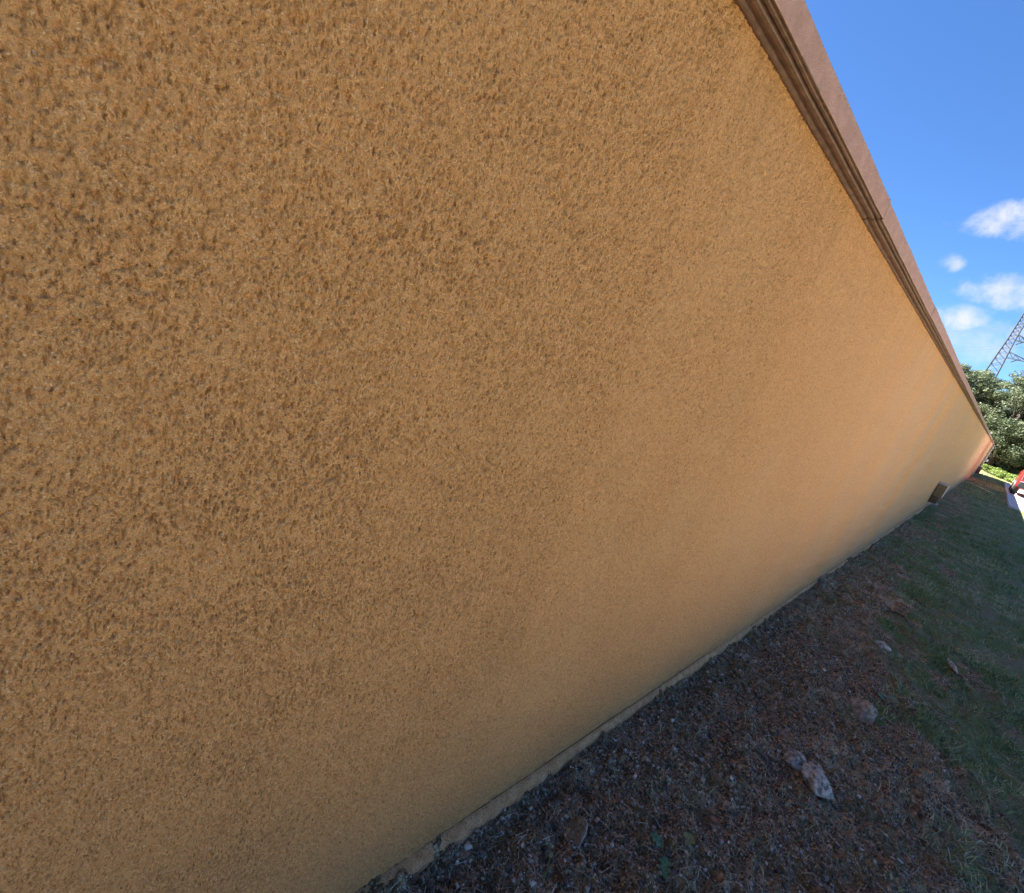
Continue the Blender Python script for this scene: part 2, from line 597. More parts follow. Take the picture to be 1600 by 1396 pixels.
STONE_GREY = mat_stone('grey_stone', (0.20, 0.165, 0.125), (0.74, 0.64, 0.52))
STONE_PALE = mat_stone('pale_stone', (0.28, 0.205, 0.145), (0.58, 0.45, 0.33))
STONE_PINK = mat_stone('pink_stone', (0.26, 0.160, 0.105), (0.48, 0.31, 0.21))
SLATE_EDGE = simple('slate_edge', (0.34, 0.28, 0.22), 0.7, 0.25, 40.0)
SLATE = mat_stone('slate', (0.20, 0.14, 0.08), (0.40, 0.29, 0.18))
ROOT = simple('root_bark', (0.12, 0.085, 0.062), 0.9, 0.35, 60.0, 0.003, 200.0)
GREENLEAF = simple('green_leaf', (0.06, 0.125, 0.040), 0.45, 0.35, 60.0, 0.001, 150.0)
LIMELEAF = simple('lime_leaf', (0.11, 0.15, 0.045), 0.5, 0.3, 60.0, 0.001, 150.0)
DEADLEAF = simple('dead_leaf', (0.24, 0.105, 0.055), 0.75, 0.3, 60.0, 0.001, 150.0)
PALE_LINE = simple('pale_line', (0.55, 0.60, 0.42), 0.6, 0.1, 8.0)

# ------------------------------------------------------------------ ground
def gz(x, y):
    """height of the ground"""
    x = np.asarray(x, dtype=np.float64)
    y = np.asarray(y, dtype=np.float64)
    near = 1.0 - sstep(9.0, 26.0, y)
    side = 1.0 - sstep(2.0, 2.4, x)
    k = near * side * sstep(-40, -5, y)
    lumps = (fbm(x * 3.1, y * 3.1, 5, 3) - 0.5) * 0.060
    clods = (fbm(x * 14, y * 14, 21, 3, 0.6) - 0.5) * 0.066
    crumbs = grains(x * 34, y * 34, 61) * 0.017 + (vnoise(x * 80, y * 80, 33) - 0.5) * 0.013
    bare = 1.0 - grassy(x, y)
    tufts = (grains(x * 13, y * 11, 201, 0.8) * 0.022 + (vnoise(x * 40, y * 40, 207) - 0.5) * 0.014) * (1 - bare)
    z = k * (tufts + lumps + clods * (0.45 + 0.75 * bare) + crumbs * (0.25 + 0.9 * bare))
    # spilled soil banked against the footing
    z = z + 0.008 * np.exp(-((x - 0.02) / 0.05) ** 2) * k * (0.4 + fbm(x * 0 + 3, y * 6.0, 8, 2))
    # small hollows
    for hx, hy, hr, hd in ((0.19, 1.08, 0.03, 0.035), (0.415, 1.62, 0.04, 0.04), (0.55, 5.1, 0.10, 0.07),
                           (0.60, 5.9, 0.12, 0.07), (0.505, 2.16, 0.06, 0.045), (0.93, 4.4, 0.10, 0.05), (0.13, 12.2, 0.4, 0.1)):
        z = z - hd * np.exp(-(((x - hx) ** 2 + (y - hy) ** 2) / hr ** 2))
    return z


def grassy(x, y):
    edge = np.interp(y, [-5, 1.0, 2.5, 4.0, 6.0, 9.0, 13.0, 60.0], [1.6, 1.45, 1.15, 0.80, 0.50, 0.24, 0.10, 0.05])
    edge = edge + (fbm(x * 2.6, y * 1.8, 91, 5, 0.65) - 0.5) * 1.9 + (fbm(x * 8.5, y * 6.0, 97, 3, 0.6) - 0.5) * 0.9
    g = sstep(-0.34, 0.40, x - edge)
    # worn dry ground beside the box
    g = g * (1 - 0.65 * np.exp(-((x - 0.35) / 0.5) ** 2 - ((y - 16.5) / 5.0) ** 2))
    return g


def geo(a, b, s0, grow):
    """coordinates from a to b with growing steps"""
    out, s, v = [], s0, a
    sg = 1 if b > a else -1
    while (b - v) * sg > s:
        v += s * sg
        out.append(v)
        s *= grow
    out.append(b)
    return out


xs = sorted(geo(0.0, -1500.0, 0.4, 1.45)) + list(np.arange(0.0, 1.5, 0.0062)) + geo(1.5, 1500.0, 0.012, 1.09)
ys = sorted(geo(0.3, -1500.0, 0.02, 1.14)) + list(np.arange(0.3, 2.9, 0.0062)) + geo(2.9, 1800.0, 0.0075, 1.0125)[:]
ys = [v for v in ys if v < 60] + geo(60.0, 1800.0, 8.0, 1.35)
GX, GY = np.meshgrid(np.array(xs), np.array(ys), indexing='ij')
GZ = gz(GX, GY)
gm = np_mesh('ground', np.stack([GX, GY, GZ], -1).reshape(-1, 3), grid_quads(len(xs), len(ys)))
attr(gm, 'grass', grassy(GX, GY).ravel())
tag(link('ground', gm, GROUND, None, True), kind='structure')


def gz1(x, y):
    return float(gz(np.array([x]), np.array([y]))[0])


# paved drive, plus a nearer unseen slab added to bounce sunlight onto the wall
drv = empty('driveway', (0, 0, 0))
tag(drv, kind='structure')
mb = MB()
mb.v = []
pv = MB()
for pts in ([(1.50, 22.6), (22.0, 21.2), (22.0, 44.0), (1.42, 43.0)], [(1.86, 1.3), (22.0, 1.3), (22.0, 6.2), (1.86, 6.2)]):
    pv.poly([(x, y, 0.024) for x, y in pts])
    pv.poly([(x, y, -0.20) for x, y in reversed(pts)])
    for i in range(len(pts)):
        a, b = pts[i], pts[(i + 1) % len(pts)]
        pv.poly([(*a, -0.2), (*b, -0.2), (*b, 0.024), (*a, 0.024)])
pv.build('paving', PAVING, drv)
for a, b in (((1.46, 43.0), (1.46, 22.52)), ((1.42, 22.56), (5.0, 22.28)), ((1.82, 6.2), (1.82, 1.3))):  # the last kerb run edges the added slab
    n = max(1, int((Vector(b) - Vector(a)).length / 0.9))
    for i in range(n):
        p = Vector(a).lerp(Vector(b), i / n)
        q = Vector(a).lerp(Vector(b), (i + 1) / n)
        d = (q - p)
        ang = math.atan2(d.y, d.x)
        c = (p + q) / 2
        kb = MB()
        kb.box((c.x, c.y, 0.0), (d.length - 0.012, 0.075, 0.12), Matrix.Rotation(ang, 3, 'Z'))
        kb.build('kerb_stone', KERB, drv)

# ------------------------------------------------------------------ the building
WALL_END = 43.5
WALL_START = -6.0
bld = empty('stucco_building', (0, 20, 0))
tag(bld, 'long low building in tan roughcast stucco with brown coping, filling the left', 'building')


def relief(y, z, fine):
    h = (fbm(y * 2.1, z * 2.1, 71, 3) - 0.5) * 0.006
    if fine:
        g1 = grains(y * 215, z * 185, 3, 0.70)
        g2 = grains(y * 120, z * 100, 13, 0.62)
        big = fbm(y * 95, z * 80, 23, 3, 0.5)
        patchy = 0.7 + 0.6 * vnoise(y * 11, z * 11, 51)
        p1 = gouges(y * 170, z * 105, 31)
        p2 = gouges(y * 250 + 7, z * 215, 37)
        p3 = gouges(y * 118 + 3, z * 70, 43)
        grit = fbm(y * 310, z * 280, 47, 2, 0.6) - 0.5
        f = 0.0010 * g1 + 0.0016 * g2 + 0.0026 * (big - 0.5) + 0.0022 * grit
        f = f - np.maximum(np.maximum(0.0040 * p1, 0.0032 * p2), 0.0044 * p3) * patchy
        h = h + fine * f
    return h


def wall_mesh():
    V, Q, off = [], [], 0
    top = 2.062
    lo = -0.12
    patches = [(-6.0, -1.2, lo, 0.012, 0.012, 1.0), (-0.15, 0.30, lo, 0.004, 0.004, 1.0), (-1.2, -0.15, lo, 0.0055, 0.0050, 1.0), (-0.15, 0.30, 0.30, 0.0015, 0.0015, 1.0),
               (0.30, 0.80, lo, 0.0020, 0.0020, 1.0), (0.80, 1.60, lo, 0.0034, 0.0029, 1.0),
               (1.60, 3.0, lo, 0.0055, 0.0042, 0.9), (3.0, 7.0, lo, 0.015, 0.009, 0.6), (7.0, WALL_END, lo, 0.15, 0.09, 0.0)]
    for i, (y0, y1, z0, sy, sz, fine) in enumerate(patches):
        a = np.linspace(y0, y1, int(round((y1 - y0) / sy)) + 1)
        z1 = 0.30 if i == 1 else top
        b = np.linspace(z0, z1, int(round((z1 - z0) / sz)) + 1)
        Y, Z = np.meshgrid(a, b, indexing='ij')
        X = relief(Y, Z, fine) - 0.001
        V.append(np.stack([X, Y, Z], -1).reshape(-1, 3))
        Q.append(grid_quads(len(a), len(b), off))
        off += X.size
    return np_mesh('wall', np.concatenate(V), np.concatenate(Q))


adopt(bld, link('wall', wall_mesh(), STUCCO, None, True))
core = MB()                                                    # the masonry behind the render
core.box((-6.02, (WALL_START + WALL_END) / 2, 0.97), (11.98, WALL_END - WALL_START - 0.004, 2.18))
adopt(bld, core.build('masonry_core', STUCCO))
rf = MB()
rf.box((-6.2, (WALL_START + WALL_END) / 2, 2.075), (11.5, WALL_END - WALL_START - 0.2, 0.02))
adopt(bld, rf.build('roof', ROOF))

# coping: precast sections with drip groove, one after another
prof = [(-0.30, 2.070), (-0.012, 2.0690), (-0.004, 2.0560), (0.004, 2.0548), (0.0075, 2.0560), (0.0085, 2.0610), (0.0125, 2.0605),
        (0.0170, 2.0575), (0.0230, 2.0560), (0.0290, 2.0568), (0.0305, 2.0590), (0.0310, 2.0700), (0.0355, 2.0700), (0.0362, 2.0588),
        (0.0385, 2.0575), (0.0430, 2.0575), (0.0440, 2.0605), (0.0470, 2.0605), (0.0478, 2.0590), (0.0512, 2.0588),
        (0.0520, 2.0600), (0.0520, 2.1055), (0.0505, 2.1080), (0.0470, 2.1095), (-0.30, 2.128)]
PITCH = 1.41
first = 1.742 - PITCH * 6
csm = None
k = 0
while first + k * PITCH < WALL_END:
    y0 = first + k * PITCH
    L = min(PITCH, WALL_END + 0.05 - y0)
    if csm is None or L < PITCH:
        ex = MB()
        n = 12
        P = len(prof)
        for i in range(n + 1):
            yy = 0.0046 + (L - 0.0092) * i / n
            for (x, z) in prof:
                ex.v.append((x + (0.0006 * math.sin(i * 2.3 + x * 90) if 0.0 < x else 0), yy, z + 0.0005 * math.sin(i * 1.7)))
        for i in range(n):
            for j in range(P):
                j2 = (j + 1) % P
                ex.f.append((i * P + j, i * P + j2, (i + 1) * P + j2, (i + 1) * P + j))
        ex.f.append(tuple(reversed(range(P))))
        ex.f.append(tuple(n * P + j for j in range(P)))
        o = ex.build('coping_section', COPING)
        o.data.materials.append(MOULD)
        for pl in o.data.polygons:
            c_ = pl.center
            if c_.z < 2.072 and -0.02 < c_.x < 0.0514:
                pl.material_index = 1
        if L == PITCH:
            csm = o.data
    else:
        o = link('coping_section', csm)
    o.location = (random.uniform(-0.001, 0.001), y0, random.uniform(-0.0012, 0.0012))
    o.rotation_euler = (random.uniform(-0.0008, 0.0008), 0, random.uniform(-0.0008, 0.0008))
    adopt(bld, o)
    jt = MB()
    jt.extrude([(x - 0.0006 if x > 0 else x, z + (0.0012 if z < 2.09 else -0.0015)) for x, z in prof], y0 - 0.0055, y0 + 0.0055)
    adopt(bld, jt.build('mortar_joint', JOINT))
    k += 1

# lumpy mortar footing that runs out from under the render
ya = np.concatenate([np.arange(-6, 0.2, 0.05), np.arange(0.2, 3.2, 0.006), np.arange(3.2, 8, 0.02), np.arange(8, WALL_END, 0.2)])
ta = np.linspace(0, 1, 12)
Y, T = np.meshgrid(ya, ta, indexing='ij')
wd = 0.016 + 0.010 * fbm(Y * 1.6, Y * 0, 3, 4, 0.6) + 0.003 * (vnoise(Y * 31, Y * 0 + 4, 9) - 0.3)
wd = wd * np.interp(Y, [0.2, 0.6, 1.4, 5, 50], [2.4, 1.9, 1.1, 0.9, 0.9])
hh = 0.027 + 0.012 * fbm(Y * 2.0, Y * 0 + 8, 6, 3)
prx = np.sin(T * math.pi / 2)
prz = np.cos(T * math.pi / 2) ** 0.8
rough = (fbm(Y * 70, T * 3, 4, 4, 0.65) - 0.5) * 0.007
FX = prx * wd + rough * (T > 0.02) + 0.001
FZ = 0.004 + prz * hh + rough * 0.7 - 0.03 * (T > 0.99)
fm = np_mesh('footing', np.stack([FX, Y, FZ], -1).reshape(-1, 3), grid_quads(len(ya), len(ta), 0, True))
adopt(bld, link('footing', fm, FOOTING, None, True))

# far corner: a pale rainwater pipe with brackets
pp = MB()
pp.bar((0.06, WALL_END - 0.10, 0.0), (0.06, WALL_END - 0.10, 2.04), 0.055, 10)
dp = adopt(bld, pp.build('downpipe', PIPE, None, True))
for z in (0.35, 1.1, 1.85):
    b = MB()
    b.bar((0.06, WALL_END - 0.10, z - 0.02), (0.06, WALL_END - 0.10, z + 0.02), 0.066, 10)
    br = b.build('bracket', PIPE, None, True)
    adopt(dp, br)
    br.matrix_parent_inverse = Matrix.Translation(bld.location).inverted() if False else dp.matrix_world.inverted()

# ------------------------------------------------------------------ things fixed to the wall
bx = empty('wall_box', (0, 13.0, 0))
tag(bx, 'brown box fixed low on the tan wall above the grass, the nearer one', 'wall box')


def part_box(name, c, s, mat, parent, bevel=0.0):
    b = MB()
    b.box(tuple(Vector(c) - parent.location), s)
    return b.build(name, mat, parent, bevel=bevel)


part_box('body', (0.082, 13.2, 0.465), (0.140, 0.42, 0.27), BOXWOOD, bx, 0.004)
part_box('base', (0.072, 13.2, 0.250), (0.115, 0.36, 0.155), BOXDARK, bx, 0.004)
part_box('lid', (0.084, 13.2, 0.608), (0.160, 0.45, 0.016), BOXEDGE, bx, 0.003)
part_box('front_panel', (0.158, 13.2, 0.465), (0.010, 0.43, 0.268), BOXEDGE, bx, 0.002)
part_box('foot_rail', (0.084, 13.2, 0.166), (0.160, 0.40, 0.014), BOXEDGE, bx, 0.003)

b2 = empty('meter_box', (0, 42.0, 0))
tag(b2, 'small reddish brown box low on the wall near the far corner', 'wall box')
part_box('body', (0.10, 42.0, 0.22), (0.19, 0.5, 0.44), REDBOX, b2, 0.01)
part_box('lid', (0.105, 42.0, 0.452), (0.21, 0.54, 0.024), BOXDARK, b2, 0.005)

lp = empty('wall_lamp', (0.10, WALL_END - 0.25, 0.95))
tag(lp, 'small white fitting on the far corner of the wall beside the pipe', 'lamp')
part_box('backplate', (0.10, WALL_END - 0.28, 0.95), (0.16, 0.05, 0.16), WHITE, lp, 0.01)
b = MB()
b.bar((0.0, -0.05, 0.0), (0.09, -0.16, 0.02), 0.06, 10, 0.075)
b.build('housing', WHITE, lp, True)

# ------------------------------------------------------------------ vegetation
def leaf_cloud(centers, radii, counts, size, rng, flat=0.75):
    """leaf-sized quads gathered in clumps; returns vertices, faces and a colour pick per vertex"""
    Cn = np.repeat(np.asarray(centers), counts, axis=0)
    Rn = np.repeat(np.asarray(radii), counts)
    tint = np.repeat(rng.uniform(0.15, 0.75, len(radii)), counts)
    n = len(Cn)
    d = rng.normal(size=(n, 3))
    d /= np.linalg.norm(d, axis=1)[:, None]
    r = Rn * rng.uniform(0.25, 1.0, n) ** 0.5
    P = Cn + d * r[:, None] * np.array([1, 1, flat])
    nrm = d + rng.normal(scale=0.55, size=(n, 3)) + np.array([0, 0, 0.5])
    nrm /= np.linalg.norm(nrm, axis=1)[:, None]
    a = np.cross(nrm, rng.normal(size=(n, 3)))
    a /= np.linalg.norm(a, axis=1)[:, None]
    e = np.cross(nrm, a)
    s = size * rng.uniform(0.6, 1.3, n)[:, None]
    V = np.stack([P - a * s, P + e * s * 0.55 + nrm * s * 0.15, P + a * s, P - e * s * 0.55 + nrm * s * 0.15], 1).reshape(-1, 3)
    Q = np.arange(4 * n).reshape(-1, 4)
    pick = np.repeat(np.clip(tint + rng.normal(scale=0.16, size=n), 0, 1), 4)
    return V, Q, pick


def tree_parts(seed, h, rad, base, nclump, leaves, size, lobes):
    """trunk with limbs, and a crown of clumps spread through uneven lobes"""
    rng = np.random.default_rng(seed)
    rr = random.Random(seed)
    tr = MB()
    tr.tube([(0, 0, -0.1), (0.05, 0.03, h * 0.2), (-0.05, 0.08, h * 0.45), (0.1, 0.0, h * 0.8)],
            [h * 0.035, h * 0.026, h * 0.018, h * 0.005], 8)
    cs, rs = [], []
    lob = []
    for i in range(lobes):
        t = 2 * math.pi * (i + rr.random() * 0.7) / lobes
        zz = base + (h - base) * (0.10 + 0.78 * rr.random())
        w = rad * (1.05 - 0.55 * abs((zz - base) / (h - base) - 0.35))
        lob.append((w * 0.62 * math.cos(t), w * 0.62 * math.sin(t), zz, rad * rr.uniform(0.34, 0.52)))
    lob.append((0, 0, h - rad * 0.42, rad * 0.48))
    lob.append((0.2, 0, base + (h - base) * 0.4, rad * 0.62))
    for (lx, ly, lz, lr) in lob:
        s = Vector((0, 0, max(h * 0.12, lz * 0.5)))
        e = Vector((lx, ly, lz))
        mid = s.lerp(e, 0.5) + Vector((rr.uniform(-.2, .2), rr.uniform(-.2, .2), -0.1 * lr))
        tr.tube([s, mid, e], [h * 0.012, h * 0.008, h * 0.003], 5)
        for j in range(max(4, nclump // len(lob))):
            d = Vector((rr.gauss(0, 1), rr.gauss(0, 1), rr.gauss(0.15, 1))).normalized()
            c = e + Vector((d.x, d.y, d.z * 0.85)) * lr * rr.uniform(0.55, 1.05)
            if c.z < 0.25:
                c.z = 0.25 + rr.random() * 0.4
            cs.append(tuple(c))
            rs.append(rad * rr.uniform(0.10, 0.19))
    cnt = np.maximum(20, (leaves * np.array(rs) ** 2 / np.sum(np.array(rs) ** 2)).astype(int))
    V, Q, pick = leaf_cloud(cs, rs, cnt, size, rng)
    me = np_mesh('crown', V, Q)
    attr(me, 'pick', pick)
    me.materials.append(LEAF)
    return tr, me


TREE_KINDS = {}
for key, args in {'a': (3, 8.6, 3.5, 0.1, 420, 56000, 0.080, 22), 'b': (9, 8.0, 3.3, 0.1, 400, 50000, 0.078, 20)}.items():
    tr, me = tree_parts(*args)
    tm = tr.build('trunk', BARK, None, True)
    TREE_KINDS[key] = (tm.data, me)
    bpy.data.objects.remove(tm)


def plant_tree(kind, loc, rot, scale, label):
    t = empty('broadleaf_tree', loc)
    t.rotation_euler.z = rot
    t.scale = scale
    tag(t, label, 'tree', 'trees beyond the end of the building')
    for nm, me in zip(('trunk', 'crown'), TREE_KINDS[kind]):
        o = bpy.data.objects.new(nm, me)
        C.objects.link(o)
        o.parent = t
    return t


plant_tree('a', (-4.1, 60.0, 0), 0.4, (1, 1, 0.97), 'leafy green tree rising just behind the far end of the wall')
plant_tree('b', (0.3, 58.5, 0), 2.1, (1.05, 1.05, 1.06), 'leafy green tree right of the gap under the pylon, behind the hedge')
plant_tree('a', (4.9, 58.0, 0), 3.4, (1, 1, 1.05), 'leafy green tree at the right edge behind the red car')
plant_tree('b', (-9.0, 62.0, 0), 4.4, (1.1, 1.1, 0.95), 'leafy green tree mostly hidden behind the building')
plant_tree('b', (-1.8, 63.5, 0), 5.2, (1.15, 1.15, 0.93), 'leafy dark tree filling the gap between the two nearer trees')
plant_tree('a', (2.8, 63.5, 0), 1.1, (1.2, 1.1, 0.9), 'leafy dark tree in the second row behind the red car')

# a low clipped hedge of bright shrubs across the end of the lawn
hrng = np.random.default_rng(5)
hc = [(RNG.uniform(-.45, .45), RNG.uniform(-.3, .3), RNG.uniform(0.12, 0.62)) for _ in range(34)]
V, Q, pk = leaf_cloud(hc, [0.17] * 34, [60] * 34, 0.05, hrng, 1.0)
hm = np_mesh('foliage', V, Q)
attr(hm, 'pick', pk)
hm.materials.append(HEDGE)
st = MB()
for i in range(6):
    a = i * 1.05
    st.tube([(0.05 * math.cos(a), 0.05 * math.sin(a), -0.05), (0.2 * math.cos(a), 0.15 * math.sin(a), 0.3), (0.32 * math.cos(a), 0.2 * math.sin(a), 0.55)], [0.014, 0.01, 0.005], 5)
stm = st.build('stem', BARK)
stmesh = stm.data
bpy.data.objects.remove(stm)
hl = ['low bright yellow-green shrub beside the far corner of the wall', 'second bright shrub from the wall corner',
      'third bright shrub from the wall corner', 'fourth bright shrub from the wall corner',
      'bright shrub just left of the red car', 'bright shrub behind the red car']
for i, lab in enumerate(hl):
    t = i / (len(hl) - 1)
    s = empty('hedge_shrub', (0.62 + 2.1 * t, 50.0 - 6.4 * t, 0))
    s.rotation_euler.z = i * 1.3
    s.scale = (1.05, 1.05, (0.85, 0.7, 0.8, 0.75, 0.7, 0.8)[i] * 1.0)
    tag(s, lab, 'shrub', 'low bright hedge shrubs')
    for nm, me in (('foliage', hm), ('stem', stmesh)):
        o = bpy.data.objects.new(nm, me)
        C.objects.link(o)
        o.parent = s

# ------------------------------------------------------------------ lattice pylon and its wires
PY = Vector((-9.95, 180.0, 0.0))
pyl = empty('lattice_pylon', PY)
tag(pyl, 'grey steel lattice pylon rising above the trees at the right edge', 'pylon')


def half(z):
    return float(np.interp(z, [0, 12, 20, 31, 44, 47], [3.4, 2.1, 1.35, 0.72, 0.55, 0.05]))


for sx in (-1, 1):
    for sy in (-1, 1):
        b = MB()
        zs = [0, 12, 20, 31, 44, 47]
        for z0, z1 in zip(zs, zs[1:]):
            b.bar((sx * half(z0), sy * half(z0), z0), (sx * half(z1), sy * half(z1), z1), 0.10)
        b.build('leg', STEEL, pyl)
z = 0.0
while z < 43.5:
    st_ = max(0.95, half(z) * 1.45)
    z1 = min(44.0, z + st_)
    for ax in (0, 1):
        for s in (-1, 1):
            def P(u, zz):
                return (u * half(zz), s * half(zz), zz) if ax == 0 else (s * half(zz), u * half(zz), zz)
            b = MB()
            b.bar(P(-1, z), P(1, z1), 0.045)
            b.bar(P(1, z), P(-1, z1), 0.045)
            b.bar(P(-1, z1), P(1, z1), 0.04)
            b.build('bracing', STEEL, pyl)
    z = z1
wires = []
for zr, L, nm in ((30.9, 4.6, 0), (26.3, 6.4, 1), (36.5, 3.8, 2)):
    for s in (1,):
        b = MB()
        tip = Vector((s * L, 0, zr - 0.25))
        for sy in (-1, 1):
            root0 = Vector((s * half(zr), sy * half(zr), zr))
            root1 = Vector((s * half(zr + 1.5), sy * half(zr + 1.5), zr + 1.5))
            b.bar(root0, tip, 0.075)
            b.bar(root1, tip, 0.06)
            for q in (0.25, 0.5, 0.75):
                b.bar(root0.lerp(tip, q), root1.lerp(tip, q), 0.035)
                b.bar(root0.lerp(tip, q), root1.lerp(tip, q - 0.25), 0.035)
        arm = b.build('cross_arm', STEEL, pyl)
        for q in (0.42, 1.0):
            st0 = Vector((s * half(zr), 0, zr)).lerp(tip, q)
            ins = MB()
            ed = st0 + Vector((-1.1, 0.7, -0.8)) * 1.0
            for i in range(9):
                p0 = st0.lerp(ed, i / 9)
                p1 = st0.lerp(ed, (i + 0.55) / 9)
                ins.bar(p0, p1, 0.16, 6, 0.12)
            ins.bar(st0, ed, 0.04)
            ins.build('insulator', INSUL, arm)
            wires.append((PY + ed, zr, q))
for i, (w0, zr, q) in enumerate(wires):
    end = Vector((-190.0, 330.0 + i * 4, w0.z - 4))
    pts = []
    for k in range(25):
        t = k / 24
        p = w0.lerp(end, t)
        p.z -= 9.0 * 4 * t * (1 - t)
        pts.append(p)
    b = MB()
    b.tube(pts, 0.024, 4)
    tag(b.build('power_line', WIRE), 'thin power line running left from the pylon behind the building', 'power line', 'power lines on the pylon')

# ------------------------------------------------------------------ red car on the drive
def mat_paint(name, col, rough=0.3, coat=0.6):
    m, t = material(name)
    p = t.n('ShaderNodeTexCoord').outputs['Object']
    n = t.noise(p, 3.0, 4.0)
    c = t.mix(t.m('MULTIPLY', n, 0.25), col, tuple(x * 0.6 for x in col))
    finish(t, c, rough, spec=0.5, **{'Coat Weight': coat, 'Coat Roughness': 0.08})
    return m


RED = mat_paint('red_paint', (0.30, 0.022, 0.026))
GLASS = mat_paint('tinted_glass', (0.02, 0.025, 0.03), 0.08, 0.3)
BLACK = simple('black_plastic', (0.022, 0.022, 0.024), 0.55, 0.1, 10.0)
TYRE = simple('tyre_rubber', (0.018, 0.018, 0.018), 0.85, 0.1, 30.0)
ALLOY = simple('grey_metal', (0.46, 0.47, 0.49), 0.35, 0.08, 6.0, metallic=0.7)
LAMPRED = mat_paint('red_lamp', (0.35, 0.01, 0.01), 0.15, 0.8)

car = empty('parked_car', (2.40, 32.8, 0.024))
car.scale = (1, 1, 1.22)
tag(car, 'red estate car with dark lower bumper parked on the pale drive', 'car')


def loft(sections, name, mat, parent, smooth=True):
    """closed loops of equal length joined into one skin"""
    b = MB()
    n = len(sections[0])
    for s in sections:
        b.v += [tuple(p) for p in s]
    for k in range(len(sections) - 1):
        for i in range(n):
            j = (i + 1) % n
            b.f.append((k * n + i, k * n + j, (k + 1) * n + j, (k + 1) * n + i))
    b.f.append(tuple(reversed(range(n))))
    b.f.append(tuple((len(sections) - 1) * n + i for i in range(n)))
    o = b.build(name, mat, parent, smooth)
    return o


def ring(y, hw, z0, z1, r, top=None, n=5):
    """rounded-rectangle section across the car at y"""
    out = []
    tw = hw if top is None else top
    for cx, cz, a0 in ((1, 1, 0), (-1, 1, 90), (-1, -1, 180), (1, -1, 270)):
        w = tw if cz > 0 else hw
        px, pz = cx * (w - r), (z1 - r if cz > 0 else z0 + r)
        for i in range(n):
            a = math.radians(a0 + 90 * i / (n - 1))
            out.append((px + r * math.cos(a), y, pz + r * math.sin(a)))
    return out


body = [ring(-2.02, 0.74, 0.34, 0.92, 0.10), ring(-1.96, 0.82, 0.28, 1.00, 0.12), ring(-1.6, 0.87, 0.25, 1.02, 0.13),
        ring(-0.6, 0.88, 0.22, 1.00, 0.13), ring(0.6, 0.88, 0.22, 0.98, 0.13), ring(1.3, 0.87, 0.24, 0.94, 0.13),
        ring(1.85, 0.83, 0.28, 0.84, 0.13), ring(2.1, 0.70, 0.34, 0.74, 0.12)]
loft(body, 'body', RED, car)
cab = [ring(-1.93, 0.76, 0.96, 1.02, 0.02, 0.70), ring(-1.70, 0.78, 0.96, 1.40, 0.07, 0.64), ring(-1.3, 0.79, 0.95, 1.48, 0.09, 0.62),
       ring(-0.2, 0.79, 0.95, 1.50, 0.09, 0.62), ring(0.35, 0.78, 0.93, 1.44, 0.09, 0.60), ring(1.15, 0.76, 0.90, 0.97, 0.02, 0.70)]
cabin = loft(cab, 'cabin', RED, car)
for nm, pts in (('rear_window', [(-0.60, -1.905, 1.06), (0.60, -1.905, 1.06), (0.53, -1.722, 1.37), (-0.53, -1.722, 1.37)]),
                ('windscreen', [(0.62, 1.10, 1.02), (-0.62, 1.10, 1.02), (-0.53, 0.44, 1.41), (0.53, 0.44, 1.41)])):
    b = MB()
    off = -0.022 if nm == 'rear_window' else 0.03
    b.poly([(x, y + off, z + 0.01) for x, y, z in pts])
    b.poly([(x, y + off * 0.3, z) for x, y, z in reversed(pts)])
    for i in range(4):
        a, c = pts[i], pts[(i + 1) % 4]
        b.poly([(a[0], a[1] + off * .3, a[2]), (c[0], c[1] + off * .3, c[2]), (c[0], c[1] + off, c[2] + .01), (a[0], a[1] + off, a[2] + .01)])
    b.build(nm, GLASS, cabin)
for s in (-1, 1):
    for y0, y1 in ((-1.5, -0.75), (-0.68, 0.0), (0.07, 0.6)):
        b = MB()
        pt = [(s * 0.79, y0, 1.04), (s * 0.79, y1, 1.04), (s * 0.685, min(y1, 0.4), 1.38), (s * 0.685, y0 + 0.06, 1.38)]
        b.poly(pt)
        b.poly([(p[0] - s * 0.06, p[1], p[2]) for p in reversed(pt)])
        for i in range(4):
            a, c = pt[i], pt[(i + 1) % 4]
            b.poly([a, c, (c[0] - s * .06, c[1], c[2]), (a[0] - s * .06, a[1], a[2])])
        b.build('side_window', GLASS, cabin)
    b = MB()
    b.tube([(s * 0.60, -1.55, 1.46), (s * 0.60, -1.45, 1.535), (s * 0.60, 0.1, 1.54), (s * 0.60, 0.25, 1.48)], 0.018, 6)
    b.build('roof_rail', ALLOY, cabin)
    b = MB()
    b.box((s * 0.735, -1.985, 0.84), (0.14, 0.07, 0.26))
    b.build('tail_lamp', LAMPRED, car, bevel=0.02)
    for y in (-1.28, 1.34):
        wh = MB()
        wh.tube([(s * 0.66, y, 0.31), (s * 0.70, y, 0.31), (s * 0.84, y, 0.31), (s * 0.885, y, 0.31)], [0.27, 0.315, 0.315, 0.27], 20)
        w_ = wh.build('wheel', TYRE, car, True)
        rm = MB()
        rm.tube([(s * 0.86, y, 0.31), (s * 0.893, y, 0.31)], [0.2, 0.19], 16)
        rm.build('rim', ALLOY, w_)
b = MB()
b.box((0, -2.03, 0.42), (1.62, 0.16, 0.22))
bmp = b.build('rear_bumper', BLACK, car, bevel=0.05)
b = MB()
b.tube([(-0.80, -2.10, 0.54), (-0.5, -2.125, 0.545), (0.5, -2.125, 0.545), (0.80, -2.10, 0.54)], 0.016, 6)
b.build('bumper_strip', ALLOY, bmp)
b = MB()
b.box((0, -2.03, 0.74), (0.52, 0.03, 0.12))
b.build('number_plate', WHITE, car, bevel=0.005)
b = MB()
